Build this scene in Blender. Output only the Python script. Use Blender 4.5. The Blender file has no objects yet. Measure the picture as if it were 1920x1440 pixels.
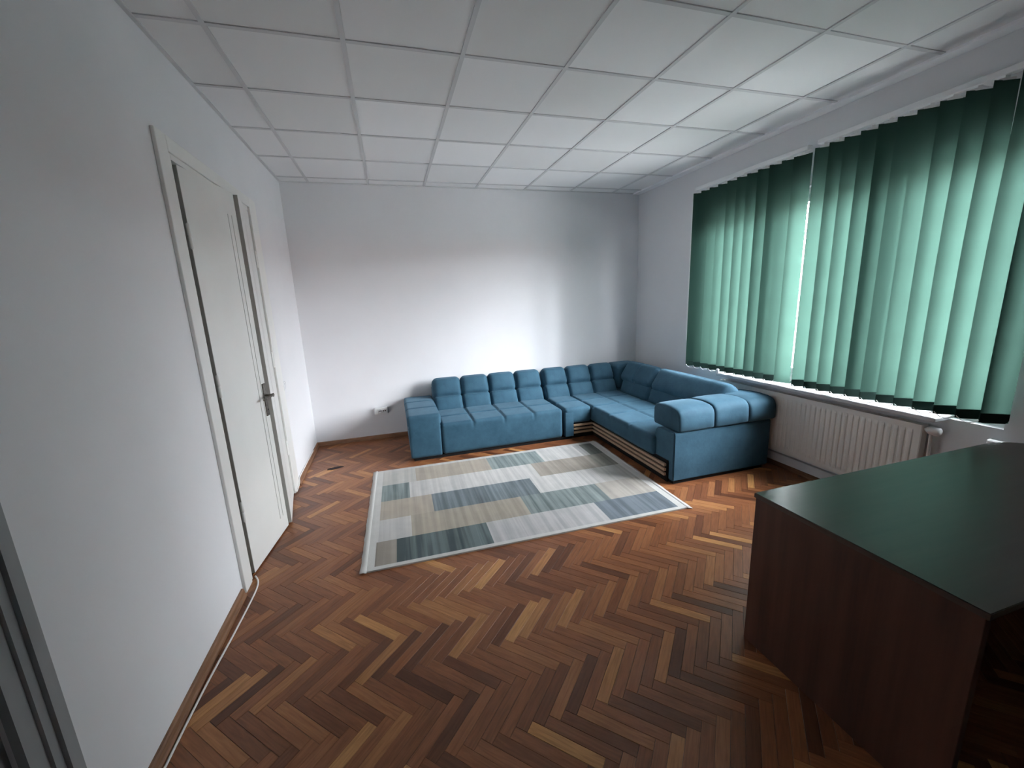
import bpy, bmesh, math, random
from mathutils import Vector, Matrix, Euler

random.seed(7)
S = bpy.context.scene
C = S.collection
R = math.radians

# ------------------------------------------------------------------ measures (metres)
W, H = 4.289, 2.899            # room width, ceiling height; back wall at y = 0, left wall at x = 0
YR = -6.9                      # rear wall, behind the camera
WY0, WY1, WZ0, WZ1 = -3.70, -1.28, 0.76, 2.40     # window opening in the right wall

# ------------------------------------------------------------------ camera
cd = bpy.data.cameras.new('camera'); cam = bpy.data.objects.new('camera', cd); C.objects.link(cam)
cam.location = (0.97286, -5.03756, 1.61278)
cam.rotation_euler = (R(78.14667), R(2.35485), R(-16.59767))
FPX = 760.4
cd.sensor_width = 36; cd.lens = FPX / 1920 * 36; cd.clip_start = 0.02
S.camera = cam

# ------------------------------------------------------------------ daylight: one even overcast sky
wd = bpy.data.worlds.new('sky'); S.world = wd; wd.use_nodes = True
bg = wd.node_tree.nodes['Background']
bg.inputs[0].default_value = (0.92, 0.93, 1.0, 1); bg.inputs[1].default_value = 96.0
pl = bpy.data.lights.new('window_portal', 'AREA'); pl.shape = 'RECTANGLE'; pl.size = 1.75; pl.size_y = 2.65
pl.cycles.is_portal = True
po = bpy.data.objects.new('window_portal', pl); C.objects.link(po)
po.location = (W + 0.21, (WY0 + WY1) / 2, (WZ0 + WZ1) / 2); po.rotation_euler = (0, R(90), 0)
S.view_settings.view_transform = 'Standard'; S.view_settings.look = 'None'
S.view_settings.gamma = 1; S.view_settings.use_curve_mapping = False
S.view_settings.exposure = 0.0
S.cycles.max_bounces = 9; S.cycles.diffuse_bounces = 6; S.cycles.transparent_max_bounces = 12
S.cycles.use_denoising = True; S.cycles.adaptive_threshold = 0.015

# ------------------------------------------------------------------ material helpers
def mat(name, col=(0.8, 0.8, 0.8), rough=0.6, spec=0.5, metal=0.0, **kw):
    m = bpy.data.materials.new(name); m.use_nodes = True
    b = m.node_tree.nodes['Principled BSDF']
    b.inputs['Base Color'].default_value = (*col, 1); b.inputs['Roughness'].default_value = rough
    b.inputs['Specular IOR Level'].default_value = spec; b.inputs['Metallic'].default_value = metal
    for k, v in kw.items(): b.inputs[k.replace('_', ' ')].default_value = v
    return m
def N(m, t, **kw):
    n = m.node_tree.nodes.new(t)
    for k, v in kw.items(): setattr(n, k, v)
    return n
def L(m, a, b): m.node_tree.links.new(a, b)
def B(m): return m.node_tree.nodes['Principled BSDF']
def noise_mix(m, c1, c2, scale=4.0, detail=4.0, coord='Object', stretch=None, lo=0.35, hi=0.65, rough=0.55):
    tc = N(m, 'ShaderNodeTexCoord'); no = N(m, 'ShaderNodeTexNoise')
    no.inputs['Scale'].default_value = scale; no.inputs['Detail'].default_value = detail; no.inputs['Roughness'].default_value = rough
    src = tc.outputs[coord]
    if stretch:
        mp = N(m, 'ShaderNodeMapping'); mp.inputs['Scale'].default_value = stretch
        L(m, src, mp.inputs[0]); src = mp.outputs[0]
    L(m, src, no.inputs['Vector'])
    cr = N(m, 'ShaderNodeValToRGB'); cr.color_ramp.elements[0].position = lo; cr.color_ramp.elements[1].position = hi
    cr.color_ramp.elements[0].color = (*c1, 1); cr.color_ramp.elements[1].color = (*c2, 1)
    L(m, no.outputs['Fac'], cr.inputs[0]); L(m, cr.outputs[0], B(m).inputs['Base Color'])
    return no, cr, src
def bump(m, fac, dist=0.002, strength=0.5):
    bp = N(m, 'ShaderNodeBump'); bp.inputs['Strength'].default_value = strength; bp.inputs['Distance'].default_value = dist
    L(m, fac, bp.inputs['Height']); L(m, bp.outputs[0], B(m).inputs['Normal'])

M = {}
def wallmat(name, c):
    m = mat(name, c, 0.85, 0.25)
    d = tuple(v * 0.965 for v in c)
    noise_mix(m, d, c, 1.6, 5)
    tc = N(m, 'ShaderNodeTexCoord'); n2 = N(m, 'ShaderNodeTexNoise'); n2.inputs['Scale'].default_value = 55; n2.inputs['Detail'].default_value = 5
    L(m, tc.outputs['Object'], n2.inputs['Vector']); bump(m, n2.outputs['Fac'], 0.0015, 0.25)
    return m
M['wall'] = wallmat('white_wall_paint', (0.78, 0.78, 0.80))
M['tile'] = mat('mineral_fibre_tile', (0.76, 0.765, 0.775), 0.9, 0.2)
def tilemat():
    m = M['tile']
    at = N(m, 'ShaderNodeObjectInfo'); cr = N(m, 'ShaderNodeValToRGB'); cr.color_ramp.interpolation = 'LINEAR'
    cr.color_ramp.elements[0].color = (0.79, 0.79, 0.79, 1); cr.color_ramp.elements[1].color = (0.86, 0.86, 0.87, 1)
    L(m, at.outputs['Random'], cr.inputs[0])
    tc = N(m, 'ShaderNodeTexCoord'); n = N(m, 'ShaderNodeTexNoise'); n.inputs['Scale'].default_value = 220; n.inputs['Detail'].default_value = 3
    L(m, tc.outputs['Object'], n.inputs['Vector'])
    mx = N(m, 'ShaderNodeMix', data_type='RGBA', blend_type='MULTIPLY'); mx.inputs['Factor'].default_value = 0.25
    L(m, cr.outputs[0], mx.inputs['A']); L(m, n.outputs['Color'], mx.inputs['B'])
    L(m, cr.outputs[0], B(m).inputs['Base Color'])
    bump(m, n.outputs['Fac'], 0.001, 0.4)
tilemat()
M['tile_new'] = mat('new_white_tile', (0.92, 0.92, 0.93), 0.9, 0.2)
_n = N(M['tile_new'], 'ShaderNodeTexNoise'); _n.inputs['Scale'].default_value = 220; bump(M['tile_new'], _n.outputs['Fac'], 0.001, 0.3)
M['tee'] = mat('grey_grid_metal', (0.62, 0.62, 0.63), 0.5, 0.4)
M['strip_white'] = mat('white_ceiling_strip', (0.88, 0.88, 0.90), 0.6, 0.3)
M['door'] = mat('white_gloss_paint', (0.80, 0.80, 0.775), 0.38, 0.5)
noise_mix(M['door'], (0.775, 0.775, 0.75), (0.81, 0.81, 0.785), 2.5, 3)
M['door_gap'] = mat('shaded_bare_wood', (0.44, 0.435, 0.40), 0.7, 0.3)  # unpainted edges and recess, shade mixed into the grey
M['door_grey'] = mat('door_shade_grey', (0.30, 0.31, 0.315), 0.6, 0.4)  # grey-white door darkened, its dim lighting put into the colour
noise_mix(M['door_grey'], (0.27, 0.28, 0.285), (0.32, 0.33, 0.335), 3, 3)
M['bronze'] = mat('aged_bronze', (0.17, 0.155, 0.135), 0.38, 0.5, 0.85)
noise_mix(M['bronze'], (0.12, 0.105, 0.09), (0.24, 0.22, 0.19), 60, 3)
M['plastic'] = mat('white_plastic', (0.82, 0.82, 0.82), 0.4, 0.5)
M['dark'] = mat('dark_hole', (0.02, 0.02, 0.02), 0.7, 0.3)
M['radiator'] = mat('cream_radiator_enamel', (0.80, 0.78, 0.735), 0.4, 0.5)
M['pvc'] = mat('white_window_plastic', (0.82, 0.83, 0.84), 0.35, 0.5)
M['sill'] = mat('white_stone_sill', (0.50, 0.50, 0.51), 0.35, 0.5)
M['iron'] = mat('dark_painted_iron', (0.06, 0.06, 0.065), 0.5, 0.5, 0.6)
M['cord'] = mat('white_cord', (0.85, 0.85, 0.85), 0.5, 0.4)
M['cable'] = mat('off_white_cable', (0.80, 0.77, 0.74), 0.45, 0.4)
M['ground'] = mat('pale_yard_concrete', (0.42, 0.42, 0.41), 0.9, 0.2)
noise_mix(M['ground'], (0.30, 0.30, 0.29), (0.36, 0.36, 0.35), 1.2, 5)
M['subfloor'] = mat('dark_joint', (0.035, 0.02, 0.012), 0.8, 0.2)

def glassmat():
    m = bpy.data.materials.new('clear_window_glass'); m.use_nodes = True; nt = m.node_tree
    nt.nodes.remove(nt.nodes['Principled BSDF']); out = nt.nodes['Material Output']
    t = nt.nodes.new('ShaderNodeBsdfTransparent'); t.inputs[0].default_value = (0.95, 0.97, 0.96, 1)
    g = nt.nodes.new('ShaderNodeBsdfGlossy'); g.inputs['Roughness'].default_value = 0.02
    lw = nt.nodes.new('ShaderNodeLayerWeight'); lw.inputs['Blend'].default_value = 0.5
    pw = nt.nodes.new('ShaderNodeMath'); pw.operation = 'POWER'; pw.inputs[1].default_value = 5
    f = nt.nodes.new('ShaderNodeMath'); f.operation = 'MULTIPLY_ADD'; f.inputs[1].default_value = 0.96; f.inputs[2].default_value = 0.04
    nt.links.new(lw.outputs['Facing'], pw.inputs[0]); nt.links.new(pw.outputs[0], f.inputs[0])
    mx = nt.nodes.new('ShaderNodeMixShader')
    nt.links.new(f.outputs[0], mx.inputs[0]); nt.links.new(t.outputs[0], mx.inputs[1]); nt.links.new(g.outputs[0], mx.inputs[2])
    nt.links.new(mx.outputs[0], out.inputs[0]); return m
M['glass'] = glassmat()

def slatmat():
    m = bpy.data.materials.new('green_blind_fabric'); m.use_nodes = True; nt = m.node_tree
    nt.nodes.remove(nt.nodes['Principled BSDF']); out = nt.nodes['Material Output']
    tc = nt.nodes.new('ShaderNodeTexCoord'); mp = nt.nodes.new('ShaderNodeMapping'); mp.inputs['Scale'].default_value = (1, 60, 400)
    no = nt.nodes.new('ShaderNodeTexNoise'); no.inputs['Scale'].default_value = 3; no.inputs['Detail'].default_value = 3
    nt.links.new(tc.outputs['Object'], mp.inputs[0]); nt.links.new(mp.outputs[0], no.inputs['Vector'])
    cr = nt.nodes.new('ShaderNodeValToRGB')
    cr.color_ramp.elements[0].color = (0.026, 0.053, 0.042, 1); cr.color_ramp.elements[1].color = (0.033, 0.065, 0.053, 1)
    nt.links.new(no.outputs['Fac'], cr.inputs[0])
    d = nt.nodes.new('ShaderNodeBsdfDiffuse'); d.inputs['Color'].default_value = (0.022, 0.050, 0.040, 1)
    t = nt.nodes.new('ShaderNodeBsdfTranslucent'); nt.links.new(cr.outputs[0], t.inputs['Color'])
    a = nt.nodes.new('ShaderNodeMixShader'); a.inputs[0].default_value = 0.5
    nt.links.new(d.outputs[0], a.inputs[1]); nt.links.new(t.outputs[0], a.inputs[2]); nt.links.new(a.outputs[0], out.inputs[0])
    return m
M['slat'] = slatmat()
M['hem'] = mat('dark_green_hem', (0.010, 0.024, 0.020), 0.8, 0.1)

def velvet(name, c1, c2):
    m = mat(name, c1, 0.75, 0.2)
    no, cr, src = noise_mix(m, c1, c2, 5.5, 8, lo=0.28, hi=0.72, rough=0.7)
    b = B(m); b.inputs['Sheen Weight'].default_value = 0.18; b.inputs['Sheen Roughness'].default_value = 0.45
    b.inputs['Sheen Tint'].default_value = (0.55, 0.80, 1.0, 1)
    n2 = N(m, 'ShaderNodeTexNoise'); n2.inputs['Scale'].default_value = 38; n2.inputs['Detail'].default_value = 4
    L(m, src, n2.inputs['Vector']); bump(m, n2.outputs['Fac'], 0.004, 0.22)
    return m
M['velvet'] = velvet('blue_teal_velvet', (0.020, 0.062, 0.098), (0.044, 0.110, 0.160))
M['black'] = mat('black_base_board', (0.012, 0.012, 0.013), 0.7, 0.2)
M['oakslat'] = mat('light_oak_slat', (0.42, 0.28, 0.185), 0.5, 0.4)
noise_mix(M['oakslat'], (0.40, 0.27, 0.18), (0.46, 0.31, 0.21), 4, 4, stretch=(2, 2, 8))

def parquet():
    m = mat('varnished_oak_parquet', (0.2, 0.1, 0.05), 0.30, 0.32)
    at = N(m, 'ShaderNodeAttribute', attribute_name='tone'); pc = N(m, 'ShaderNodeAttribute', attribute_name='pc')
    cr = N(m, 'ShaderNodeValToRGB'); e = cr.color_ramp.elements
    e[0].position = 0; e[0].color = (0.100, 0.037, 0.019, 1); e[1].position = 1; e[1].color = (0.56, 0.285, 0.108, 1)
    for p_, c_ in ((0.3, (0.185, 0.068, 0.031)), (0.6, (0.285, 0.112, 0.049)), (0.85, (0.395, 0.175, 0.070))):
        x = e.new(p_); x.color = (*c_, 1)
    L(m, at.outputs['Fac'], cr.inputs[0])
    mp = N(m, 'ShaderNodeMapping'); mp.inputs['Scale'].default_value = (5, 60, 1); L(m, pc.outputs['Vector'], mp.inputs[0])
    no = N(m, 'ShaderNodeTexNoise'); no.inputs['Scale'].default_value = 1.6; no.inputs['Detail'].default_value = 6; no.inputs['Distortion'].default_value = 0.6
    L(m, mp.outputs[0], no.inputs['Vector'])
    g = N(m, 'ShaderNodeValToRGB'); g.color_ramp.elements[0].position = 0.3; g.color_ramp.elements[1].position = 0.72
    g.color_ramp.elements[0].color = (0.70, 0.66, 0.62, 1); g.color_ramp.elements[1].color = (1.12, 1.12, 1.1, 1)
    L(m, no.outputs['Fac'], g.inputs[0])
    mx = N(m, 'ShaderNodeMix', data_type='RGBA', blend_type='MULTIPLY'); mx.inputs['Factor'].default_value = 1
    L(m, cr.outputs[0], mx.inputs['A']); L(m, g.outputs[0], mx.inputs['B']); L(m, mx.outputs['Result'], B(m).inputs['Base Color'])
    bump(m, no.outputs['Fac'], 0.0006, 0.25)
    return m
M['parquet'] = parquet()
M['baseboard'] = mat('brown_oak_skirting', (0.22, 0.11, 0.06), 0.45, 0.45)
noise_mix(M['baseboard'], (0.18, 0.088, 0.046), (0.27, 0.14, 0.075), 3, 5, stretch=(2, 1.5, 30))

def deskmat(name, c1, c2, rough, stretch):
    m = mat(name, c1, rough, 0.5)
    no, cr, src = noise_mix(m, c1, c2, 2.2, 6, stretch=stretch, lo=0.25, hi=0.75)
    bump(m, no.outputs['Fac'], 0.0005, 0.2); return m
M['desk_top'] = deskmat('dark_walnut_laminate_top', (0.042, 0.026, 0.020), (0.068, 0.041, 0.032), 0.30, (1.2, 14, 8)); B(M['desk_top']).inputs['Specular IOR Level'].default_value = 0.75
M['desk_side'] = deskmat('dark_walnut_laminate_side', (0.042, 0.014, 0.009), (0.125, 0.046, 0.028), 0.55, (9, 9, 0.5))
M['fringe'] = mat('off_white_rug_hem', (0.55, 0.54, 0.52), 0.95, 0.1)
def rugmat():
    m = mat('patchwork_rug_pile', (0.5, 0.5, 0.5), 0.97, 0.1)
    at = N(m, 'ShaderNodeAttribute', attribute_name='patch'); pr = N(m, 'ShaderNodeAttribute', attribute_name='streak')
    tc = N(m, 'ShaderNodeTexCoord')
    mp = N(m, 'ShaderNodeMapping'); mp.inputs['Scale'].default_value = (26, 0.8, 1); L(m, tc.outputs['Object'], mp.inputs[0])
    no = N(m, 'ShaderNodeTexNoise'); no.inputs['Scale'].default_value = 1.0; no.inputs['Detail'].default_value = 4; L(m, mp.outputs[0], no.inputs['Vector'])
    cr = N(m, 'ShaderNodeValToRGB'); cr.color_ramp.elements[0].position = 0.38; cr.color_ramp.elements[1].position = 0.62
    cr.color_ramp.elements[0].color = (0.62, 0.64, 0.65, 1); cr.color_ramp.elements[1].color = (1.22, 1.22, 1.2, 1)
    L(m, no.outputs['Fac'], cr.inputs[0])
    mx = N(m, 'ShaderNodeMix', data_type='RGBA', blend_type='MULTIPLY')
    L(m, pr.outputs['Fac'], mx.inputs['Factor']); L(m, at.outputs['Color'], mx.inputs['A']); L(m, cr.outputs[0], mx.inputs['B'])
    n2 = N(m, 'ShaderNodeTexNoise'); n2.inputs['Scale'].default_value = 9; n2.inputs['Detail'].default_value = 6; L(m, tc.outputs['Object'], n2.inputs['Vector'])
    c2 = N(m, 'ShaderNodeValToRGB'); c2.color_ramp.elements[0].color = (0.86, 0.86, 0.86, 1); c2.color_ramp.elements[1].color = (1.1, 1.1, 1.1, 1)
    L(m, n2.outputs['Fac'], c2.inputs[0])
    m2 = N(m, 'ShaderNodeMix', data_type='RGBA', blend_type='MULTIPLY'); m2.inputs['Factor'].default_value = 1
    L(m, mx.outputs['Result'], m2.inputs['A']); L(m, c2.outputs[0], m2.inputs['B']); L(m, m2.outputs['Result'], B(m).inputs['Base Color'])
    n3 = N(m, 'ShaderNodeTexNoise'); n3.inputs['Scale'].default_value = 260; L(m, tc.outputs['Object'], n3.inputs['Vector']); bump(m, n3.outputs['Fac'], 0.002, 0.5)
    return m
M['rug'] = rugmat()

# ------------------------------------------------------------------ geometry helpers
def link(name, me, m, parent=None, loc=(0, 0, 0), rot=(0, 0, 0)):
    if m is not None and not me.materials: me.materials.append(M[m])
    o = bpy.data.objects.new(name, me); C.objects.link(o); o.location = loc; o.rotation_euler = rot
    if parent is not None: o.parent = parent
    return o
def empty(name, loc=(0, 0, 0), rz=0):
    o = bpy.data.objects.new(name, None); C.objects.link(o); o.location = loc; o.rotation_euler = (0, 0, rz); o.empty_display_size = 0.1
    return o
def tag(o, label, cat, group=None):
    o['label'] = label; o['category'] = cat
    if group: o['group'] = group
    return o
def struct(o, label=None, cat=None):
    o['kind'] = 'structure'
    if label: o['label'] = label; o['category'] = cat
    return o
def bm_mesh(bm, name='mesh', smooth=False):
    me = bpy.data.meshes.new(name); bmesh.ops.recalc_face_normals(bm, faces=bm.faces); bm.to_mesh(me); bm.free()
    if smooth:
        for p in me.polygons: p.use_smooth = True
    return me
def add_box(bm, x0, x1, y0, y1, z0, z1):
    v = [bm.verts.new(c) for c in ((x0, y0, z0), (x1, y0, z0), (x1, y1, z0), (x0, y1, z0), (x0, y0, z1), (x1, y0, z1), (x1, y1, z1), (x0, y1, z1))]
    for f in ((3, 2, 1, 0), (4, 5, 6, 7), (0, 1, 5, 4), (1, 2, 6, 5), (2, 3, 7, 6), (3, 0, 4, 7)): bm.faces.new([v[i] for i in f])
def box(name, m, x0, x1, y0, y1, z0, z1, parent=None, bev=0.0, seg=2):
    bm = bmesh.new(); c = ((x0 + x1) / 2, (y0 + y1) / 2, (z0 + z1) / 2)
    add_box(bm, x0 - c[0], x1 - c[0], y0 - c[1], y1 - c[1], z0 - c[2], z1 - c[2])
    if bev: bmesh.ops.bevel(bm, geom=bm.edges[:], offset=bev, segments=seg, affect='EDGES', profile=0.5)
    return link(name, bm_mesh(bm, name), m, parent, c)
def tube(name, m, pts, r, parent=None, n=8, smooth_pts=True):
    cu = bpy.data.curves.new(name, 'CURVE'); cu.dimensions = '3D'; cu.bevel_depth = r; cu.bevel_resolution = max(1, n // 4); cu.use_fill_caps = True
    sp = cu.splines.new('NURBS' if smooth_pts else 'POLY'); sp.points.add(len(pts) - 1)
    for q, p in zip(sp.points, pts): q.co = (*p, 1)
    if smooth_pts: sp.use_endpoint_u = True; sp.order_u = 3; sp.resolution_u = 6
    t = bpy.data.objects.new(name + '_t', cu); C.objects.link(t)
    dg = bpy.context.evaluated_depsgraph_get(); me = bpy.data.meshes.new_from_object(t.evaluated_get(dg))
    bpy.data.objects.remove(t); bpy.data.curves.remove(cu)
    for p in me.polygons: p.use_smooth = True
    me.materials.clear(); me.name = name
    return link(name, me, m, parent)
def lathe(name, m, prof, axis='Z', seg=20, parent=None, loc=(0, 0, 0)):
    bm = bmesh.new(); rings = []
    for r, h in prof:
        ring = []
        for i in range(seg):
            a = 2 * math.pi * i / seg; c, s = r * math.cos(a), r * math.sin(a)
            ring.append(bm.verts.new({'Z': (c, s, h), 'X': (h, c, s), 'Y': (c, h, s)}[axis]))
        rings.append(ring)
    for a, b in zip(rings, rings[1:]):
        for i in range(seg): bm.faces.new((a[i], a[(i + 1) % seg], b[(i + 1) % seg], b[i]))
    bm.faces.new(rings[0]); bm.faces.new(rings[-1])
    return link(name, bm_mesh(bm, name, True), m, parent, loc)
def lin(a, b, n): return [a + (b - a) * i / n for i in range(n + 1)]
def soft_box(name, m, hx, hy, hz, r=0.03, bulge=(0, 0, 0), parent=None, loc=(0, 0, 0), rot=(0, 0, 0), n=8, disp=None, dens=None):
    """rounded, padded block: half sizes, edge radius, bulge per axis; disp(p, nrm) moves a point inwards (tuft grooves)"""
    h = (hx, hy, hz); r = min(r, hx, hy, hz)
    def axis(a, k):
        k = k if k else n
        i = a - r; e = [-a, -a + r * 0.13, -a + r * 0.35, -a + r * 0.65]
        mid = lin(-i, i, k) if i > 1e-4 else [0.0]
        return e + mid + [-v for v in reversed(e)]
    ds = dens or (None, None, None)
    g = [axis(h[k], ds[k]) for k in range(3)]
    bm = bmesh.new(); cache = {}
    def vert(i, j, k):
        key = (i, j, k)
        if key in cache: return cache[key]
        p = [g[0][i], g[1][j], g[2][k]]
        q = [max(-(h[a] - r), min(h[a] - r, p[a])) for a in range(3)]
        d = Vector([p[a] - q[a] for a in range(3)]); nr = d.normalized()
        o = Vector(q) + nr * r
        for a in range(3):
            if bulge[a]:
                b_, c_ = [x for x in range(3) if x != a]
                w = max(0, 1 - (p[b_] / h[b_]) ** 2) * max(0, 1 - (p[c_] / h[c_]) ** 2)
                o[a] += bulge[a] * w ** 0.6 * nr[a]
        if disp: o = o + disp(o, nr)
        v = bm.verts.new(o); cache[key] = v; return v
    nx, ny, nz = len(g[0]) - 1, len(g[1]) - 1, len(g[2]) - 1
    for i in range(nx):
        for j in range(ny):
            for k, fl in ((0, 1), (nz, 0)):
                f = [vert(i, j, k), vert(i + 1, j, k), vert(i + 1, j + 1, k), vert(i, j + 1, k)]; bm.faces.new(f[::-1] if fl else f)
    for i in range(nx):
        for k in range(nz):
            for j, fl in ((0, 0), (ny, 1)):
                f = [vert(i, j, k), vert(i + 1, j, k), vert(i + 1, j, k + 1), vert(i, j, k + 1)]; bm.faces.new(f[::-1] if fl else f)
    for j in range(ny):
        for k in range(nz):
            for i, fl in ((0, 1), (nx, 0)):
                f = [vert(i, j, k), vert(i, j + 1, k), vert(i, j + 1, k + 1), vert(i, j, k + 1)]; bm.faces.new(f[::-1] if fl else f)
    return link(name, bm_mesh(bm, name, True), m, parent, loc, rot)
def soft(name, m, x0, x1, y0, y1, z0, z1, r=0.03, bulge=(0, 0, 0), parent=None, n=8, disp=None, dens=None):
    return soft_box(name, m, (x1 - x0) / 2, (y1 - y0) / 2, (z1 - z0) / 2, r, bulge, parent, ((x0 + x1) / 2, (y0 + y1) / 2, (z0 + z1) / 2), (0, 0, 0), n, disp, dens)
def slab(name, m, us, vs, solid, hgt, place, parent=None):
    """stepped panel: cells of height hgt(i,j) over base 0 (None = hole); place(u,v,h)->point"""
    bm = bmesh.new(); nu, nv = len(us) - 1, len(vs) - 1
    hh = [[hgt(i, j) if solid(i, j) else None for j in range(nv)] for i in range(nu)]
    def get(i, j): return hh[i][j] if 0 <= i < nu and 0 <= j < nv else None
    def quad(*c): bm.faces.new([bm.verts.new(place(*p)) for p in c])
    for i in range(nu):
        for j in range(nv):
            t = get(i, j)
            if t is None: continue
            u0, u1, v0, v1 = us[i], us[i + 1], vs[j], vs[j + 1]
            quad((u0, v0, t), (u1, v0, t), (u1, v1, t), (u0, v1, t)); quad((u0, v1, 0), (u1, v1, 0), (u1, v0, 0), (u0, v0, 0))
            for (di, dj, a, b) in ((-1, 0, (u0, v1), (u0, v0)), (1, 0, (u1, v0), (u1, v1)), (0, -1, (u0, v0), (u1, v0)), (0, 1, (u1, v1), (u0, v1))):
                o = get(i + di, j + dj); o = 0 if o is None else o
                if o < t - 1e-6: quad((*a, o), (*b, o), (*b, t), (*a, t))
    bmesh.ops.remove_doubles(bm, verts=bm.verts, dist=1e-5)
    return link(name, bm_mesh(bm, name), m, parent)

# ================================================================== THE ROOM
# ---- floor
floor = struct(box('floor', 'subfloor', -0.15, W + 0.15, YR - 0.15, 0.15, -0.16, -0.008), 'brown oak parquet floor laid in herringbone', 'floor')
PL, PW, GAP = 0.290, 0.0485, 0.0006
s2 = math.sqrt(0.5)
U, V = Vector((s2, s2)), Vector((s2, -s2))
cam_m = Matrix.Translation(cam.location) @ cam.rotation_euler.to_matrix().to_4x4(); cam_inv = cam_m.inverted()
def pix(p):
    q = cam_inv @ Vector(p)
    if q.z > -0.05: return None
    return (960 + FPX * q.x / -q.z, 720 - FPX * q.y / -q.z)
def clip_poly(poly, x0, x1, y0, y1):
    for ax, lim, sg in ((0, x0, 1), (0, x1, -1), (1, y0, 1), (1, y1, -1)):
        out = []
        for i in range(len(poly)):
            a, b = poly[i], poly[(i + 1) % len(poly)]
            da, db = sg * (a[0][ax] - lim), sg * (b[0][ax] - lim)
            if da >= 0: out.append(a)
            if (da >= 0) != (db >= 0):
                t = da / (da - db); out.append((a[0].lerp(b[0], t), a[1].lerp(b[1], t)))
        poly = out
        if not poly: return None
    return poly
planks = []
O0 = Vector((0.117, -0.125))
for m_ in range(-3, 20):
    for i in range(-80, 160):
        base = O0 + (U + V) * (PW * i) + (U - V) * (-PL * m_)
        for kind in (0, 1):
            if kind == 0: o_, a_, b_ = base, U, V
            else: o_, a_, b_ = base + V * PW, V, U
            c_ = o_ + a_ * PL / 2 + b_ * PW / 2
            if -0.25 < c_.x < W + 0.25 and YR - 0.2 < c_.y < 0.2:
                rnd = random.random(); tone = min(1, max(0, random.gauss(0.5, 0.16)))
                if rnd < 0.08: tone = random.uniform(0.8, 1.0)
                elif rnd < 0.15: tone = random.uniform(0.05, 0.2)
                planks.append((o_, a_, b_, c_, tone))
def under(c):   # covered in the photo
    if 0.75 < c.x < 2.95 and -2.62 < c.y < -1.15: return True
    if c.y > -0.9 and c.x > 1.1: return True
    if c.x > 3.15 and c.y > -2.25: return True
    if c.x > 2.5 and -4.45 < c.y < -3.85: return True
    return False
def area(pk):
    o_, a_, b_, c_, t_ = pk
    if under(c_): return 0
    cs = [o_, o_ + a_ * PL, o_ + a_ * PL + b_ * PW, o_ + b_ * PW]
    if any(not (0.02 < q.x < W - 0.02 and q.y < -0.02) for q in cs): return 0
    ps = [pix((q.x, q.y, 0)) for q in cs]
    if any(p is None for p in ps): return 0
    if sum(1 for p in ps if 0 < p[0] < 1920 and 0 < p[1] < 1440) < 3: return 0
    return abs(sum(ps[i][0] * ps[(i + 1) % 4][1] - ps[(i + 1) % 4][0] * ps[i][1] for i in range(4))) / 2
ranked = sorted(range(len(planks)), key=lambda k: -area(planks[k]))
singles = [k for k in ranked[:300] if area(planks[k]) > 0]; sset = set(singles)
def add_attr(me, tones, pcs):
    a = me.attributes.new('tone', 'FLOAT', 'POINT'); a.data.foreach_set('value', tones)
    b = me.attributes.new('pc', 'FLOAT_VECTOR', 'POINT'); b.data.foreach_set('vector', [c for v in pcs for c in v])
variants = []
for k in range(36):
    tone = (k % 12 + 0.5) / 12; off = random.uniform(0, 40)
    x, y, ch = PL / 2 - GAP, PW / 2 - GAP, 0.0008
    vs = [(-x, -y, -0.008), (x, -y, -0.008), (x, y, -0.008), (-x, y, -0.008), (-x, -y, -ch), (x, -y, -ch), (x, y, -ch), (-x, y, -ch),
          (-x + ch, -y + ch, 0), (x - ch, -y + ch, 0), (x - ch, y - ch, 0), (-x + ch, y - ch, 0)]
    fs = [(8, 9, 10, 11), (0, 1, 5, 4), (1, 2, 6, 5), (2, 3, 7, 6), (3, 0, 4, 7), (4, 5, 9, 8), (5, 6, 10, 9), (6, 7, 11, 10), (7, 4, 8, 11), (3, 2, 1, 0)]
    me = bpy.data.meshes.new('plank'); me.from_pydata(vs, [], fs); me.materials.append(M['parquet'])
    add_attr(me, [tone] * 12, [(v[0] + off, v[1] + off * 0.37, 0) for v in vs]); variants.append((tone, me))
for k in singles:
    o_, a_, b_, c_, tone = planks[k]
    bk = min(11, int(tone * 12)); me = variants[bk + 12 * random.randrange(3)][1]
    link('plank', me, None, floor, (c_.x - floor.location.x, c_.y - floor.location.y, -floor.location.z - random.uniform(0, 0.0004)), (0, 0, math.atan2(a_.y, a_.x)))
vs, fs, tn, pc = [], [], [], []
for k, (o_, a_, b_, c_, tone) in enumerate(planks):
    if k in sset: continue
    off = random.uniform(0, 40); g = GAP
    poly = [(o_ + a_ * x + b_ * y, Vector((x + off, y + off * 0.37, 0))) for x, y in ((g, g), (PL - g, g), (PL - g, PW - g), (g, PW - g))]
    poly = clip_poly(poly, 0.0, W, YR, 0.0)
    if not poly: continue
    n0 = len(vs); n = len(poly)
    for q, l_ in poly: vs.append((q.x, q.y, 0)); tn.append(tone); pc.append(l_)
    for q, l_ in poly: vs.append((q.x, q.y, -0.008)); tn.append(tone); pc.append(l_)
    fs.append([n0 + i for i in range(n)])
    for i in range(n): fs.append((n0 + i, n0 + n + i, n0 + n + (i + 1) % n, n0 + (i + 1) % n))
me = bpy.data.meshes.new('parquet_field'); me.from_pydata([(x - floor.location.x, y - floor.location.y, z - floor.location.z) for x, y, z in vs], [], fs)
me.materials.append(M['parquet']); add_attr(me, tn, pc)
bm = bmesh.new(); bm.from_mesh(me); bmesh.ops.recalc_face_normals(bm, faces=bm.faces)
for f in bm.faces:
    if abs(f.normal.z) > 0.9 and f.normal.z < 0: f.normal_flip()
bm.to_mesh(me); bm.free()
pf = link('parquet_field', me, None, floor); pf['kind'] = 'stuff'

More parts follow.
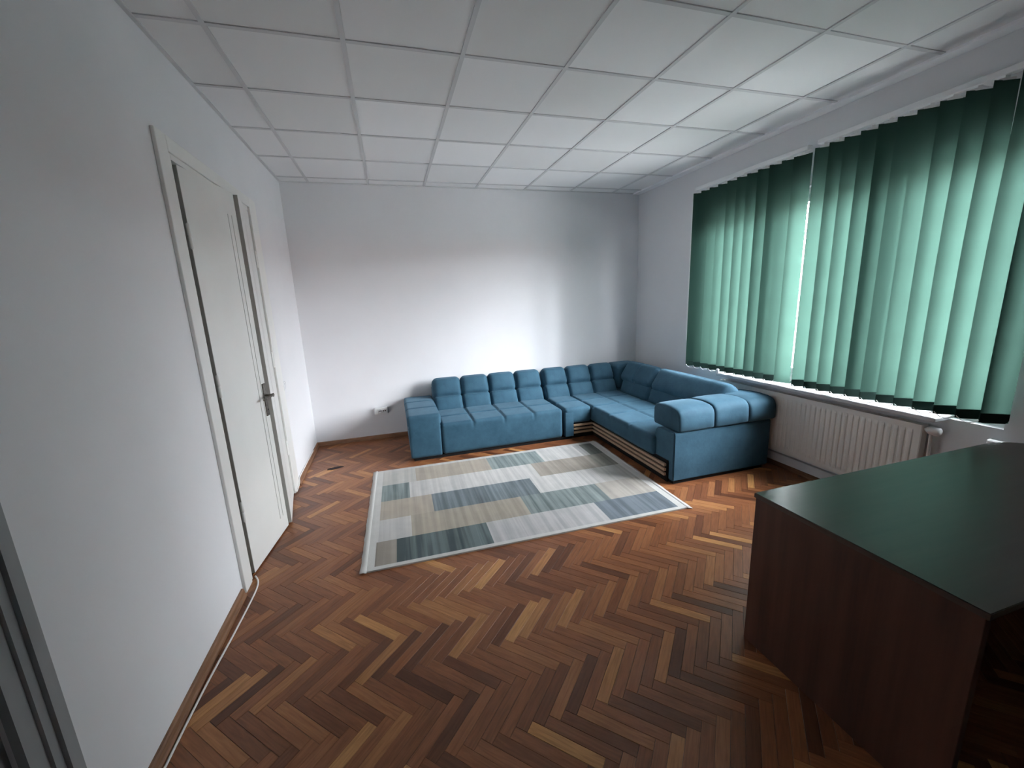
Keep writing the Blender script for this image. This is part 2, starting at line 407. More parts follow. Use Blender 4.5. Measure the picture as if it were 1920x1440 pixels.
# ---- walls
struct(box('wall_back', 'wall', -0.3, W + 0.3, 0.0, 0.2, -0.16, H + 0.1), 'white painted back wall behind the blue sofa', 'wall')
struct(box('wall_rear', 'wall', -0.3, W + 0.3, YR - 0.2, YR, -0.16, H + 0.1), 'white painted wall behind the viewer', 'wall')
DY0, DY1, DZ = -2.495, -1.275, 2.385           # double door opening
EY0, EY1, EZ = -4.80, -3.93, 2.10              # second door opening
def wall_left():
    us = [YR, EY0, EY1, DY0, DY1, 0.0]; vs = [-0.16, DZ, H + 0.1]
    us2 = [YR, EY0, EY1, DY0, DY1, 0.0]; vs2 = [-0.16, EZ, DZ, H + 0.1]
    sol = lambda i, j: not ((i == 3 and j < 2) or (i == 1 and j < 1))
    return slab('wall_left', 'wall', us2, vs2, sol, lambda i, j: 0.22, lambda u, v, h: (h - 0.22, u, v))
struct(wall_left(), 'white painted left wall with the double door', 'wall')
def wall_right():
    us = [YR, WY0, WY1, 0.0]; vs = [-0.16, WZ0, WZ1, H + 0.1]
    return slab('wall_right', 'wall', us, vs, lambda i, j: not (i == 1 and j == 1), lambda i, j: 0.20, lambda u, v, h: (W + 0.20 - h, u, v))
struct(wall_right(), 'white painted right wall with the wide window', 'wall')

# ---- suspended ceiling
ceil = struct(box('ceiling', 'dark', -0.2, W + 0.2, YR - 0.15, 0.15, H + 0.03, H + 0.12), 'white suspended ceiling of square tiles in a grey grid', 'ceiling')
cl = Vector(ceil.location)
gx = [0.0] + [0.281 + 0.6 * k for k in range(7)] + [W]
gy = [0.0] + [-(0.184 + 0.6 * k) for k in range(12)]
gy = [y for y in gy if y > YR] + [YR]
tile_cache = {}
new_tiles = {(2, 3), (3, 2), (4, 1), (3, 4), (5, 3), (4, 3), (2, 5), (4, 5), (5, 4)}
for i in range(len(gx) - 1):
    for j in range(len(gy) - 1):
        x0, x1, y1, y0 = gx[i], gx[i + 1], gy[j], gy[j + 1]
        sx, sy = round(x1 - x0, 3), round(y1 - y0, 3); mk = 'tile_new' if (i, j) in ((2, 3), (3, 2), (4, 1)) else 'tile'
        key = (sx, sy, mk)
        if key not in tile_cache:
            bm = bmesh.new(); add_box(bm, -sx / 2 + 0.004, sx / 2 - 0.004, -sy / 2 + 0.004, sy / 2 - 0.004, -0.006, 0.009)
            tile_cache[key] = bm_mesh(bm, 'tile'); tile_cache[key].materials.append(M[mk])
        link('tile', tile_cache[key], None, ceil, Vector(((x0 + x1) / 2, (y0 + y1) / 2, H + 0.0125)) - cl)
for x in gx[1:-1]:
    o = box('main_runner', 'tee', x - 0.012, x + 0.012, YR, 0, H, H + 0.03); o.location -= cl; o.parent = ceil
for y in gy[1:-1]:
    for x0, x1 in zip(gx, gx[1:]):
        a, b = (x0 + 0.012 if x0 > 0 else 0), (x1 - 0.012 if x1 < W else W)
        o = box('cross_runner', 'tee', a, b, y - 0.012, y + 0.012, H + 0.001, H + 0.03); o.location -= cl; o.parent = ceil
for nm, a in (('edge_trim', (0, 0.02, YR, 0)), ('edge_trim', (0.02, W - 0.10, -0.02, 0))):
    o = box(nm, 'tee', a[0], a[1], a[2], a[3], H - 0.002, H + 0.02); o.location -= cl; o.parent = ceil
struct(box('bright_strip_1', 'strip_white', W - 0.095, W, YR, 0, H - 0.010, H + 0.02, bev=0.004), 'white strip along the ceiling edge above the window', 'trim')  # bright ceiling band, put into shape and colour as a raised white strip

# ---- skirtings
def skirt(name, pts_prof, place, a, b, m='baseboard'):
    bm = bmesh.new(); ring = []
    for t in (a, b): ring.append([bm.verts.new(place(t, d, z)) for d, z in pts_prof])
    n = len(pts_prof)
    for i in range(n): bm.faces.new((ring[0][i], ring[0][(i + 1) % n], ring[1][(i + 1) % n], ring[1][i]))
    bm.faces.new(ring[0]); bm.faces.new(ring[1])
    return bm_mesh(bm, name)
prof = [(0, 0), (0.026, 0), (0.025, 0.012), (0.017, 0.018), (0.015, 0.040), (0.010, 0.047), (0, 0.047)]
bl = struct(link('baseboard_left', skirt('b', prof, lambda t, d, z: (d, t, z), -3.80, -2.62), 'baseboard'), 'brown wooden skirting on the left wall', 'skirting')
link('skirting_end', skirt('b', prof, lambda t, d, z: (d, t, z), -1.10, 0.0), 'baseboard', bl)
struct(link('baseboard_back', skirt('b', prof, lambda t, d, z: (t, -d, z), 0.0, W), 'baseboard'), 'brown wooden skirting on the back wall', 'skirting')
br = struct(link('baseboard_right', skirt('b', prof, lambda t, d, z: (W - d, t, z), YR, 0.0), 'baseboard'), 'wooden skirting on the window wall', 'skirting')
box('painted_upstand', 'wall', W - 0.030, W, YR, 0.0, 0.047, 0.125, br, 0.004)

# ---- double door in the left wall
d1 = struct(empty('door_1', (0, (DY0 + DY1) / 2, 0)), 'white double door standing slightly ajar with bronze handle', 'door')
def dpart(o, parent=d1): o.location -= Vector(parent.location); o.parent = parent; return o
dpart(box('door_casing', 'door', 0, 0.018, DY0 - 0.105, DY0, 0, DZ + 0.075, bev=0.004))
dpart(box('door_casing', 'door', 0, 0.018, DY1, DY1 + 0.165, 0, DZ + 0.075, bev=0.004))
dpart(box('door_casing', 'door', 0, 0.018, DY0, DY1, DZ, DZ + 0.075, bev=0.004))
dpart(box('door_jamb', 'door', -0.20, 0.010, DY0, DY0 + 0.030, 0, DZ, bev=0.002))
dpart(box('door_jamb', 'door', -0.20, -0.001, DY1 - 0.008, DY1, 0, DZ, bev=0.002))
dpart(box('door_head', 'door', -0.20, 0.010, DY0 + 0.03, DY1 - 0.03, DZ - 0.030, DZ, bev=0.002))
dpart(box('door_stop', 'door_gap', -0.20, -0.060, DY0 + 0.030, DY1 - 0.030, 0.0, DZ - 0.03))
def leaf(hinge, free, g, hinge_side):
    hv, fv = Vector(hinge), Vector(free); d = fv - hv; Lf = d.length; ang = math.atan2(d.y, d.x)
    T = 0.038
    us = [0.0]; [us.extend((a, a + 0.009)) for a in g]; us.append(Lf)
    us = sorted(us); vs_ = [0.012, 0.125, 2.20, DZ - 0.04]
    sol = lambda i, j: True
    hg = lambda i, j: T - 0.009 if (i % 2 == 1 and j == 1) else T
    sg = -1 if hinge_side == 'a' else 1
    lf = slab('door_leaf', 'door', us, vs_, sol, hg, (lambda u, v, h: (u, -(h - T), v) if False else (u, (T - h) * 1.0, v)) if sg > 0 else (lambda u, v, h: (u, (h - T) * 1.0, v)))
    lf.location = Vector((hv.x, hv.y, 0)) - Vector(d1.location); lf.rotation_euler = (0, 0, ang); lf.parent = d1
    return lf, Lf
# room face of the leaf lies on the line hinge -> free edge
lf1, L1 = leaf((0.014, -2.425), (0.085, -1.868), (0.570 - 0.125, 0.570 - 0.078), 'b')
lf2, L2 = leaf((0.004, -1.290), (0.101, -1.834), (0.30, 0.36), 'a')
for z in (0.43, 1.20, 2.00):
    o = lathe('hinge', 'door', [(0.0, -0.066), (0.006, -0.064), (0.009, -0.058), (0.009, -0.004), (0.0075, -0.003), (0.0075, 0.003), (0.009, 0.004), (0.009, 0.058), (0.006, 0.064), (0, 0.066)], 'Z', 12, lf1, (-0.012, -0.004, z))
    lathe('hinge', 'door', [(0.0, -0.066), (0.006, -0.064), (0.009, -0.058), (0.009, 0.058), (0.006, 0.064), (0, 0.066)], 'Z', 12, lf2, (-0.012, 0.004, z))
# handle: long plate, neck, lever, keyhole (local x along the leaf, room side is -y for leaf 1)
hx = L1 - 0.034
pt = box('handle_plate', 'bronze', hx - 0.02, hx + 0.02, -0.008, 0.0, 0.88, 1.11, bev=0.003); pt.parent = lf1
ne = lathe('handle_neck', 'bronze', [(0.0, 0.0), (0.013, 0.001), (0.010, 0.012), (0.008, 0.03), (0.009, 0.052), (0, 0.054)], 'Y', 14, lf1, (hx, -0.060, 1.025))
lv = tube('handle_lever', 'bronze', [(hx + 0.006, -0.054, 1.025), (hx - 0.02, -0.057, 1.028), (hx - 0.06, -0.056, 1.024), (hx - 0.10, -0.052, 1.018), (hx - 0.125, -0.046, 1.018)], 0.0085, lf1)
kh = lathe('keyhole', 'dark', [(0.0, -0.0105), (0.006, -0.010), (0.006, -0.004), (0, -0.003)], 'Y', 12, lf1, (hx, 0, 0.925))
# thin strips on the leaf edges, their shade put into the grey
box('leaf_edge', 'door_gap', -0.003, 0.0005, 0.0005, 0.0375, 0.013, DZ - 0.042, lf1)
box('leaf_edge', 'door_gap', L2 - 0.0005, L2 + 0.003, -0.0375, -0.0005, 0.013, DZ - 0.042, lf2)
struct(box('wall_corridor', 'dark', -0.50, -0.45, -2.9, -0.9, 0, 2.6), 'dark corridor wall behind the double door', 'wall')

# ---- door at the left edge of the view
d2 = struct(empty('door_2', (0, (EY0 + EY1) / 2, 0)), 'grey-white door casing, shade put into its colour, beside the viewer on the left wall', 'door')
def prof_casing(y0, y1, flip):
    ws = [0.0, 0.022, 0.050, 0.075, 0.120]; hs = [0.030, 0.042, 0.030, 0.020]
    us = [y1 - w for w in reversed(ws)] if flip else [y0 + w for w in ws]
    hq = list(reversed(hs)) if flip else hs
    return slab('door_casing', 'door_grey', us, [0.0, EZ + 0.12], lambda i, j: True, lambda i, j: hq[i], lambda u, v, h: (h, u, v))
dpart(prof_casing(EY1 - 0.01, EY1 + 0.11, True), d2)
dpart(prof_casing(EY0 - 0.11, EY0 + 0.01, False), d2)
dpart(box('door_casing', 'door_grey', 0, 0.03, EY0 + 0.012, EY1 - 0.012, EZ, EZ + 0.12), d2)
us = [EY0, EY0 + 0.12, EY1 - 0.12, EY1]; vs_ = [0.0, 0.16, 0.95, 1.10, 1.95, EZ]
dpart(slab('door_leaf', 'door_grey', us, vs_, lambda i, j: True, lambda i, j: 0.028 if (i == 1 and j in (1, 3)) else 0.04, lambda u, v, h: (h - 0.06, u, v)), d2)

# ---- window in the right wall
wn = struct(empty('window_1', (W + 0.09, (WY0 + WY1) / 2, WZ0)), 'wide three-pane window behind the green vertical blinds', 'window')
def wpart(o): o.location -= Vector(wn.location); o.parent = wn; return o
FX0, FX1, FW = W + 0.06, W + 0.12, 0.055
wpart(slab('window_frame', 'pvc', [WY0, WY0 + FW, WY1 - FW, WY1], [WZ0, WZ0 + 0.10, WZ1 - FW, WZ1], lambda i, j: not (i == 1 and j == 1), lambda i, j: FX1 - FX0, lambda u, v, h: (FX1 - h, u, v)))
mull = [WY0 + FW, -2.92, -2.07, WY1 - FW]
for y in mull[1:3]: wpart(box('mullion', 'pvc', FX0 + 0.005, FX1 - 0.005, y - 0.035, y + 0.035, WZ0 + 0.10, WZ1 - FW, bev=0.004))
for a, b in zip(mull, mull[1:]):
    a2 = a + (0.035 if a != mull[0] else 0); b2 = b - (0.035 if b != mull[-1] else 0)
    sash = wpart(slab('sash', 'pvc', [a2, a2 + 0.05, b2 - 0.05, b2], [WZ0 + 0.10, WZ0 + 0.15, WZ1 - FW - 0.05, WZ1 - FW], lambda i, j: not (i == 1 and j == 1), lambda i, j: 0.045, lambda u, v, h: (FX1 - 0.008 - h, u, v)))
    g_ = box('pane', 'glass', FX0 + 0.028, FX0 + 0.032, a2 + 0.045, b2 - 0.045, WZ0 + 0.145, WZ1 - FW - 0.045); g_.location -= Vector(wn.location) + Vector(sash.location); g_.parent = sash
wpart(box('window_sill', 'sill', W - 0.138, FX0, -3.46, -1.66, 0.750, 0.779, bev=0.006))
# outside: iron grille and yard
gr = empty('security_grille', (W + 0.24, (WY0 + WY1) / 2, WZ0))
tag(gr, 'dark iron security grille outside behind the green blinds', 'grille')
def gpart(o): o.location -= Vector(gr.location); o.parent = gr; return o
for k in range(9):
    y = WY0 + 0.06 + (WY1 - WY0 - 0.12) * k / 8; gpart(box('upright_bar', 'iron', W + 0.235, W + 0.247, y - 0.008, y + 0.008, WZ0, WZ1))
for k in range(7):
    z = WZ0 + 0.08 + (WZ1 - WZ0 - 0.16) * k / 6; gpart(box('cross_bar', 'iron', W + 0.247, W + 0.253, WY0, WY1, z - 0.010, z + 0.010))
struct(box('yard_ground', 'ground', W + 0.20, W + 30, -32, 30, -0.9, -0.7), 'pale yard ground outside the window', 'ground')

M['render'] = mat('pale_plaster', (0.33, 0.32, 0.30), 0.9, 0.2); noise_mix(M['render'], (0.28, 0.27, 0.25), (0.36, 0.35, 0.33), 0.8, 4)
M['rooftile'] = mat('red_roof_tile', (0.22, 0.09, 0.06), 0.8, 0.2)
hs = empty('neighbour_house', (W + 11, -1.0, -0.7)); tag(hs, 'pale neighbouring house outside beyond the window grille', 'house')
def hpart(o): o.location -= Vector(hs.location); o.parent = hs; return o
hpart(box('house_wall', 'render', W + 9.5, W + 15, -24, 26, -0.7, 1.8))
def roof():
    bm = bmesh.new(); p = [(W + 9.1, 1.75), (W + 12.2, 2.75), (W + 15.3, 1.75)]
    a = [bm.verts.new((x, -24.3, z)) for x, z in p]; b = [bm.verts.new((x, 26.3, z)) for x, z in p]
    for i in range(3): bm.faces.new((a[i], a[(i + 1) % 3], b[(i + 1) % 3], b[i]))
    bm.faces.new(a); bm.faces.new(b); return bm_mesh(bm, 'roof')
hpart(link('roof', roof(), 'rooftile'))
for k in range(10):
    y = -22 + 5 * k; w_ = hpart(box('house_window', 'pvc', W + 9.46, W + 9.5, y - 0.7, y + 0.7, 0.1, 1.3))
    box('house_pane', 'dark', -0.03, -0.015, -0.62, 0.62, -0.54, 0.54, w_)

# ================================================================== BLINDS
SLW, SX = 0.127, W - 0.10
def slat_mesh(length, twist=0.0):
    bm = bmesh.new(); nu, nv = 6, 14; rows = []
    for j in range(nv + 1):
        z = -length * j / nv; row = []
        for i in range(nu + 1):
            u = -1 + 2 * i / nu
            q = 1 - j / nv; q = max(0, (q - 0.45) / 0.55); tw = R(twist) * q * q * (3 - 2 * q)
            x, y = 0.004 * (1 - u * u), u * SLW / 2
            row.append(bm.verts.new((x * math.cos(tw) - y * math.sin(tw), x * math.sin(tw) + y * math.cos(tw), z)))
        rows.append(row)
    for j in range(nv):
        for i in range(nu): bm.faces.new((rows[j][i], rows[j + 1][i], rows[j + 1][i + 1], rows[j][i + 1]))
    me = bm_mesh(bm, 'slat', True)
    return me
SLEN = 1.82
sm = slat_mesh(SLEN); sm.materials.append(M['slat']); st_m = slat_mesh(SLEN, 16); st_m.materials.append(M['slat'])
bm = bmesh.new(); 
_pr = [(-SLW / 2 + 0.001, 0.0), (-SLW / 2 + 0.001, -0.040), (-SLW / 2 + 0.014, -0.056), (SLW / 2 - 0.014, -0.056), (SLW / 2 - 0.001, -0.040), (SLW / 2 - 0.001, 0.0)]
_a = [bm.verts.new((-0.003, y, z)) for y, z in _pr]; _b = [bm.verts.new((0.006, y, z)) for y, z in _pr]
for i in range(6): bm.faces.new((_a[i], _a[(i + 1) % 6], _b[(i + 1) % 6], _b[i]))
bm.faces.new(_a); bm.faces.new(_b); wm = bm_mesh(bm, 'bottom_weight'); wm.materials.append(M['hem'])
bm = bmesh.new(); add_box(bm, -0.002, 0.002, -0.034, 0.034, 0.0, 0.010); add_box(bm, -0.0015, 0.0015, -0.010, 0.010, 0.010, 0.030)
bmesh.ops.remove_doubles(bm, verts=bm.verts, dist=1e-5); hm = bm_mesh(bm, 'hanger'); hm.materials.append(M['cord'])
def blind(name, label, ys, thetas, z_top, n_twist=0, no_hem=False):
    b = empty(name, (SX, (ys[0] + ys[-1]) / 2, 2.66)); tag(b, label, 'blind', 'green vertical blinds over the window')
    ends = []
    y0, y1 = ys[-1] - 0.05, ys[0] + 0.05
    o = box('headrail', 'pvc', SX - 0.022, SX + 0.022, y0, y1, z_top(ys[0]) + 0.028, z_top(ys[0]) + 0.062, bev=0.004); o.location -= Vector(b.location); o.parent = b
    o = box('wall_bracket', 'pvc', SX + 0.022, W, (y0 + y1) / 2 - 0.3, (y0 + y1) / 2 - 0.26, z_top(ys[0]) + 0.03, z_top(ys[0]) + 0.055); o.location -= Vector(b.location); o.parent = b
    for q_, (y, th) in enumerate(zip(ys, thetas)):
        zt = z_top(y)
        s = link('slat', st_m if q_ >= len(ys) - n_twist else sm, None, b, Vector((SX, y, zt)) - Vector(b.location), (0, 0, R(th)))
        link('hanger', hm, None, s, (0, 0, -0.002))
        if not (no_hem and q_ == len(ys) - 1): link('bottom_weight', wm, None, s, (0.0, 0, -SLEN + 0.054))
        dv = Vector((-math.sin(R(th)), math.cos(R(th)), 0)) * (SLW / 2 - 0.004)
        ends.append((Vector((SX, y, zt - SLEN + 0.016)) + dv, Vector((SX, y, zt - SLEN + 0.016)) - dv))
    for (a1, b1), (a2, b2) in zip(ends, ends[1:]):
        # bead chain swags from the far edge of one slat to the far edge of the next
        pts = [a1.lerp(a2, t) + Vector((0, 0, -0.030 * 4 * t * (1 - t))) for t in lin(0, 1, 6)]
        o = tube('bottom_chain', 'cord', pts, 0.0022, None, 4); o.location -= Vector(b.location); o.parent = b
    return b
TH = 50.5
ztop = lambda y: 2.612 + (-y - 1.2) * 0.008
ysl = [-1.258 - 0.1128 * i for i in range(11)]
thl = [TH + random.uniform(-6, 6) for _ in ysl]; thl[-1] = 20; ysl[-1] = -2.3745
blind('vertical_blind', 'green vertical fabric blind nearest the back corner, left of the bright slit', ysl, thl, ztop, 0, True)
ysr = [-2.546 - 0.1044 * i for i in range(12)]
thr = [TH + random.uniform(-6, 6) for _ in ysr]; thr[0] = 50; thr[-3:] = [54, 54, 54]
blind('vertical_blind', 'green vertical fabric blind nearest the desk, right of the bright slit', ysr, thr, ztop, 4)

b1 = bpy.data.objects['vertical_blind']
o = tube('control_cord', 'cord', [(SX - 0.035, -1.195, 2.62), (SX - 0.035, -1.190, 1.9), (SX - 0.036, -1.188, 1.2), (SX - 0.037, -1.196, 1.02), (SX - 0.036, -1.202, 1.2), (SX - 0.035, -1.202, 1.9), (SX - 0.035, -1.200, 2.62)], 0.002, None, 4); o.location -= Vector(b1.location); o.parent = b1
o = soft_box('cord_weight', 'cord', 0.008, 0.014, 0.022, 0.005, (0, 0, 0), None, (SX - 0.06, -1.71, 0.805), (0, 0, 0), 3); o.location -= Vector(b1.location); o.parent = b1
# ================================================================== RADIATOR
rad = empty('radiator', (W - 0.06, -2.5, 0.15)); tag(rad, 'cream ribbed panel radiator under the window sill', 'radiator')
RY0, RY1, RZ0, RZ1, RX = -3.37, -1.66, 0.165, 0.70, W - 0.075
def rpart(o): o.location -= Vector(rad.location); o.parent = rad; return o
def rib_panel(name, x, sgn):
    bm = bmesh.new(); pitch = 0.0405; n = int((RY1 - RY0 - 0.06) / pitch); ys = [RY0]; hs = [0.0]
    y = RY0 + 0.03
    for k in range(n):
        for f, h in ((0.0, 0.0), (0.22, 0.0), (0.36, 0.005), (0.62, 0.006), (0.86, 0.005)):
            ys.append(y + pitch * (k + f)); hs.append(h)
    ys.append(RY1); hs.append(0.0)
    zs = [(RZ0, 0), (RZ0 + 0.035, 0), (RZ0 + 0.06, 1), (RZ1 - 0.06, 1), (RZ1 - 0.035, 0), (RZ1, 0)]
    front = [[bm.verts.new((x - sgn * h * w, yy, z)) for yy, h in zip(ys, hs)] for z, w in zs]
    for a, b in zip(front, front[1:]):
        for i in range(len(ys) - 1): bm.faces.new((a[i], a[i + 1], b[i + 1], b[i]))
    bk = [[bm.verts.new((x + sgn * 0.012, yy, z)) for yy in (RY0, RY1)] for z in (RZ0, RZ1)]
    bm.faces.new((bk[0][0], bk[0][1], bk[1][1], bk[1][0]))
    bm.faces.new([front[0][i] for i in range(len(ys))] + [bk[0][1], bk[0][0]]); bm.faces.new([front[-1][i] for i in range(len(ys))] + [bk[1][1], bk[1][0]])
    bm.faces.new([r[0] for r in front] + [bk[1][0], bk[0][0]]); bm.faces.new([r[-1] for r in front] + [bk[1][1], bk[0][1]])
    return bm_mesh(bm, name)
rpart(link('front_panel', rib_panel('f', RX, 1), 'radiator')); rpart(link('rear_panel', rib_panel('f', W - 0.030, 1), 'radiator'))
rpart(box('side_cover', 'radiator', RX + 0.002, W - 0.02, RY0 - 0.004, RY0 - 0.001, RZ0 + 0.01, RZ1)); rpart(box('side_cover', 'radiator', RX + 0.002, W - 0.02, RY1 + 0.001, RY1 + 0.004, RZ0 + 0.01, RZ1))
tg = rpart(slab('top_grille', 'radiator', lin(RY0, RY1, 80), [RX + 0.002, RX + 0.016, W - 0.036, W - 0.022], lambda i, j: j != 1 or i % 2 == 0, lambda i, j: 0.003, lambda u, v, h: (v, u, RZ1 - 0.004 + h)))
lathe('valve_head', 'plastic', [(0.0, 0.0), (0.017, 0.001), (0.0255, 0.008), (0.027, 0.03), (0.025, 0.06), (0.018, 0.070), (0, 0.071)], 'Y', 20, rad, Vector((RX + 0.03, RY0 - 0.085, 0.672)) - Vector(rad.location))
rpart(tube('valve_body', 'plastic', [(RX + 0.03, RY0 - 0.02, 0.672), (RX + 0.03, RY0 + 0.005, 0.672)], 0.012, None, 8, False))
rpart(tube('pipe', 'radiator', [(RX + 0.03, RY0 - 0.035, 0.668), (RX + 0.03, RY0 - 0.04, 0.60), (RX + 0.03, RY0 - 0.04, 0.3), (RX + 0.03, RY0 - 0.04, 0.02)], 0.0095, None, 8))
rpart(box('wall_bracket', 'radiator', W - 0.02, W - 0.001, -2.0, -1.96, 0.3, 0.55)); rpart(box('wall_bracket', 'radiator', W - 0.02, W - 0.001, -3.1, -3.06, 0.3, 0.55))

# ================================================================== SOFA
sofa = empty('corner_sofa', (2.6, -0.5, 0)); tag(sofa, 'blue teal velvet L-shaped corner sofa with tufted cushions and oak slat trim', 'sofa')
so = Vector(sofa.location)
def sp(o, parent=sofa):
    if parent is sofa: o.location -= so; o.parent = sofa
    return o
def tuft(cx, cy, gxs, gys, d=0.016, s=0.013, puff=0.010, ztop=0.0, fade=0.10, x_lo=-9, y_hi=9):
    """inward grooves along world x = gxs and y = gys on a block centred at (cx, cy)"""
    def f(p, n):
        x, y = p.x + cx, p.y + cy
        w = min(1, max(0, (p.z - (ztop - fade)) / fade)); w = w * w * (3 - 2 * w)
        g = 0
        for a in gxs: g = max(g, math.exp(-((x - a) / s) ** 2))
        for a in gys: g = max(g, math.exp(-((y - a) / s) ** 2))
        return -n * d * g * w
    return f
def axis_dens(a, b, step): return max(4, int((b - a) / step))
# --- two-seat unit with the left arm
def seat(name, x0, x1, y0, y1, z0, z1, gxs, gys, r=0.035):
    cx, cy = (x0 + x1) / 2, (y0 + y1) / 2
    return sp(soft(name, 'velvet', x0, x1, y0, y1, z0, z1, r, (0, 0, 0.006), None, 8, tuft(cx, cy, gxs, gys, ztop=(z1 - z0) / 2), (axis_dens(x0, x1, 0.0125), axis_dens(y0, y1, 0.0125), 16)))
SZ = 0.372
seat('seat_cushion', 1.368, 2.735, -0.955, -0.25, 0.035, SZ, [1.71, 2.052, 2.394], [-0.665, -0.375])
def arm_disp(p, n):
    v = tuft(0, -0.4925, [], [-0.64, -0.34], 0.012, 0.012, ztop=0.23, fade=0.09)(p, n)
    if abs(n.x) > 0.7: v += -n * (0.012 * math.exp(-((p.z - 0.105) / 0.016) ** 2) + (0.010 if p.z < 0.09 else 0.0))
    return v
sp(soft('arm_rest', 'velvet', 1.032, 1.372, -0.955, -0.03, 0.03, 0.490, 0.032, (0, 0.003, 0.004), None, 8, arm_disp, (10, 70, 44)))
def back_block(name, x0, x1, fb, ft, thick, r=0.045, bul=0.018, axis='x'):
    """cushion leaning back: fb, ft = (depth, z) of its front bottom and front top edge"""
    (d0, z0), (d1_, z1) = fb, ft; ln = math.hypot(d1_ - d0, z1 - z0); t = math.atan2(d1_ - d0, z1 - z0)
    md, mz = (d0 + d1_) / 2 + math.cos(t) * thick / 2, (z0 + z1) / 2 - math.sin(t) * thick / 2
    if axis == 'x':
        return sp(soft_box(name, 'velvet', (x1 - x0) / 2, thick / 2, ln / 2, r, (0.004, bul, 0.008), None, ((x0 + x1) / 2, md, mz), (-t, 0, 0), 8))
    return sp(soft_box(name, 'velvet', thick / 2, (x1 - x0) / 2, ln / 2, r, (bul, 0.004, 0.008), None, (md, (x0 + x1) / 2, mz), (0, t, 0), 8))
cols = [1.372, 1.710, 2.052, 2.394, 2.735]
for a, b in zip(cols, cols[1:]):
    back_block('back_cushion', a + 0.001, b - 0.001, (-0.405, 0.345), (-0.305, 0.530), 0.17, 0.04, 0.020)
    back_block('headrest', a + 0.001, b - 0.001, (-0.328, 0.522), (-0.208, 0.735), 0.16, 0.055, 0.030)
cols2 = [2.765, 3.095, 3.435, 3.775]
for a, b in zip(cols2, cols2[1:]):
    back_block('back_cushion', a + 0.001, b - 0.001, (-0.405, 0.345), (-0.305, 0.530), 0.17, 0.04, 0.020)
    back_block('headrest', a + 0.001, b - 0.001, (-0.328, 0.522), (-0.208, 0.735), 0.16, 0.055, 0.030)
sp(soft('back_frame', 'velvet', 1.372, 2.735, -0.26, -0.03, 0.04, 0.60, 0.02)); sp(soft('back_frame', 'velvet', 2.765, 4.15, -0.26, -0.03, 0.04, 0.60, 0.02))
sp(soft('corner_block', 'velvet', 3.785, 4.16, -0.33, -0.03, 0.36, 0.695, 0.05, (0.004, 0.01, 0.01)))
# --- corner unit and right run
sp(soft('seat_cushion', 'velvet', 2.765, 3.093, -0.952, -0.25, 0.185, SZ, 0.035, (0, 0, 0.006), None, 8, tuft(2.929, -0.601, [], [-0.665, -0.375], ztop=0.0935, fade=0.08), (20, 56, 10)))
sp(soft('base_side', 'velvet', 2.766, 2.870, -0.9525, -0.40, 0.035, 0.325, 0.008))
sp(soft('seat_cushion', 'velvet', 3.097, 3.86, -2.095, -0.25, 0.185, SZ, 0.035, (0, 0, 0.006), None, 8,
        tuft(3.4785, -1.1725, [3.437, 3.775], [-0.375, -0.665, -0.985, -1.35, -1.705], ztop=0.0935, fade=0.08), (60, 146, 10)))
sp(box('plinth', 'black', 2.872, 3.14, -0.905, -0.40, 0.0, 0.20)); sp(box('plinth', 'black', 3.14, 4.12, -2.26, -0.30, 0.0, 0.20)); sp(box('plinth', 'black', 1.07, 2.86, -0.925, -0.06, 0.0, 0.034))
sp(box('plinth', 'black', 3.16, 4.12, -2.315, -2.255, 0.0, 0.034))
for k in range(3):
    z = 0.062 + 0.0425 * k
    sp(box('wood_slat', 'oakslat', 2.874, 3.112, -0.948, -0.926, z, z + 0.0235, None, 0.002)); sp(box('wood_slat', 'oakslat', 3.107, 3.129, -2.258, -0.950, z, z + 0.0235, None, 0.002))
back_block('back_cushion', -1.008, -0.405, (3.775, 0.345), (3.835, 0.540), 0.17, axis='y')
back_block('back_cushion', -2.065, -1.014, (3.775, 0.345), (3.835, 0.540), 0.17, axis='y')
def head_r(y0, y1, grooves):
    fb, ft, thick = (3.800, 0.530), (3.955, 0.765), 0.165
    (d0, z0), (d1_, z1) = fb, ft; ln = math.hypot(d1_ - d0, z1 - z0); t = math.atan2(d1_ - d0, z1 - z0)
    md, mz = (d0 + d1_) / 2 + math.cos(t) * thick / 2, (z0 + z1) / 2 - math.sin(t) * thick / 2
    cy = (y0 + y1) / 2
    dsp = (lambda p, n: -n * 0.010 * max([math.exp(-((p.y + cy - a) / 0.014) ** 2) for a in grooves])) if grooves else None
    return sp(soft_box('headrest', 'velvet', thick / 2, (y1 - y0) / 2, ln / 2, 0.055, (0.020, 0.006, 0.008), None, (md, cy, mz), (0, t, 0), 8, dsp, (6, 56, 8)))
head_r(-1.000, -0.345, [-0.67]); head_r(-2.075, -1.012, [])
sp(soft('back_frame', 'velvet', 3.93, 4.16, -2.10, -0.34, 0.04, 0.58, 0.02))
# --- right arm: shaped base, three-part pad
def arm_base():
    bm = bmesh.new()
    pr = [(-2.335, 0.03), (-2.268, 0.03), (-2.268, 0.190), (-2.045, 0.190), (-2.062, 0.38), (-2.075, 0.425), (-2.10, 0.452), (-2.14, 0.462), (-2.315, 0.466), (-2.332, 0.455), (-2.335, 0.44)]
    a = [bm.verts.new((3.140, y, z)) for y, z in pr]; b = [bm.verts.new((4.165, y, z)) for y, z in pr]
    for i in range(len(pr)): bm.faces.new((a[i], a[(i + 1) % len(pr)], b[(i + 1) % len(pr)], b[i]))
    bm.faces.new(a); bm.faces.new(b); bmesh.ops.recalc_face_normals(bm, faces=bm.faces)
    bmesh.ops.bevel(bm, geom=[e for e in bm.edges if len(e.link_faces) == 2 and e.calc_face_angle() > 0.9], offset=0.010, segments=3, affect='EDGES')
    return bm_mesh(bm, 'arm_base')
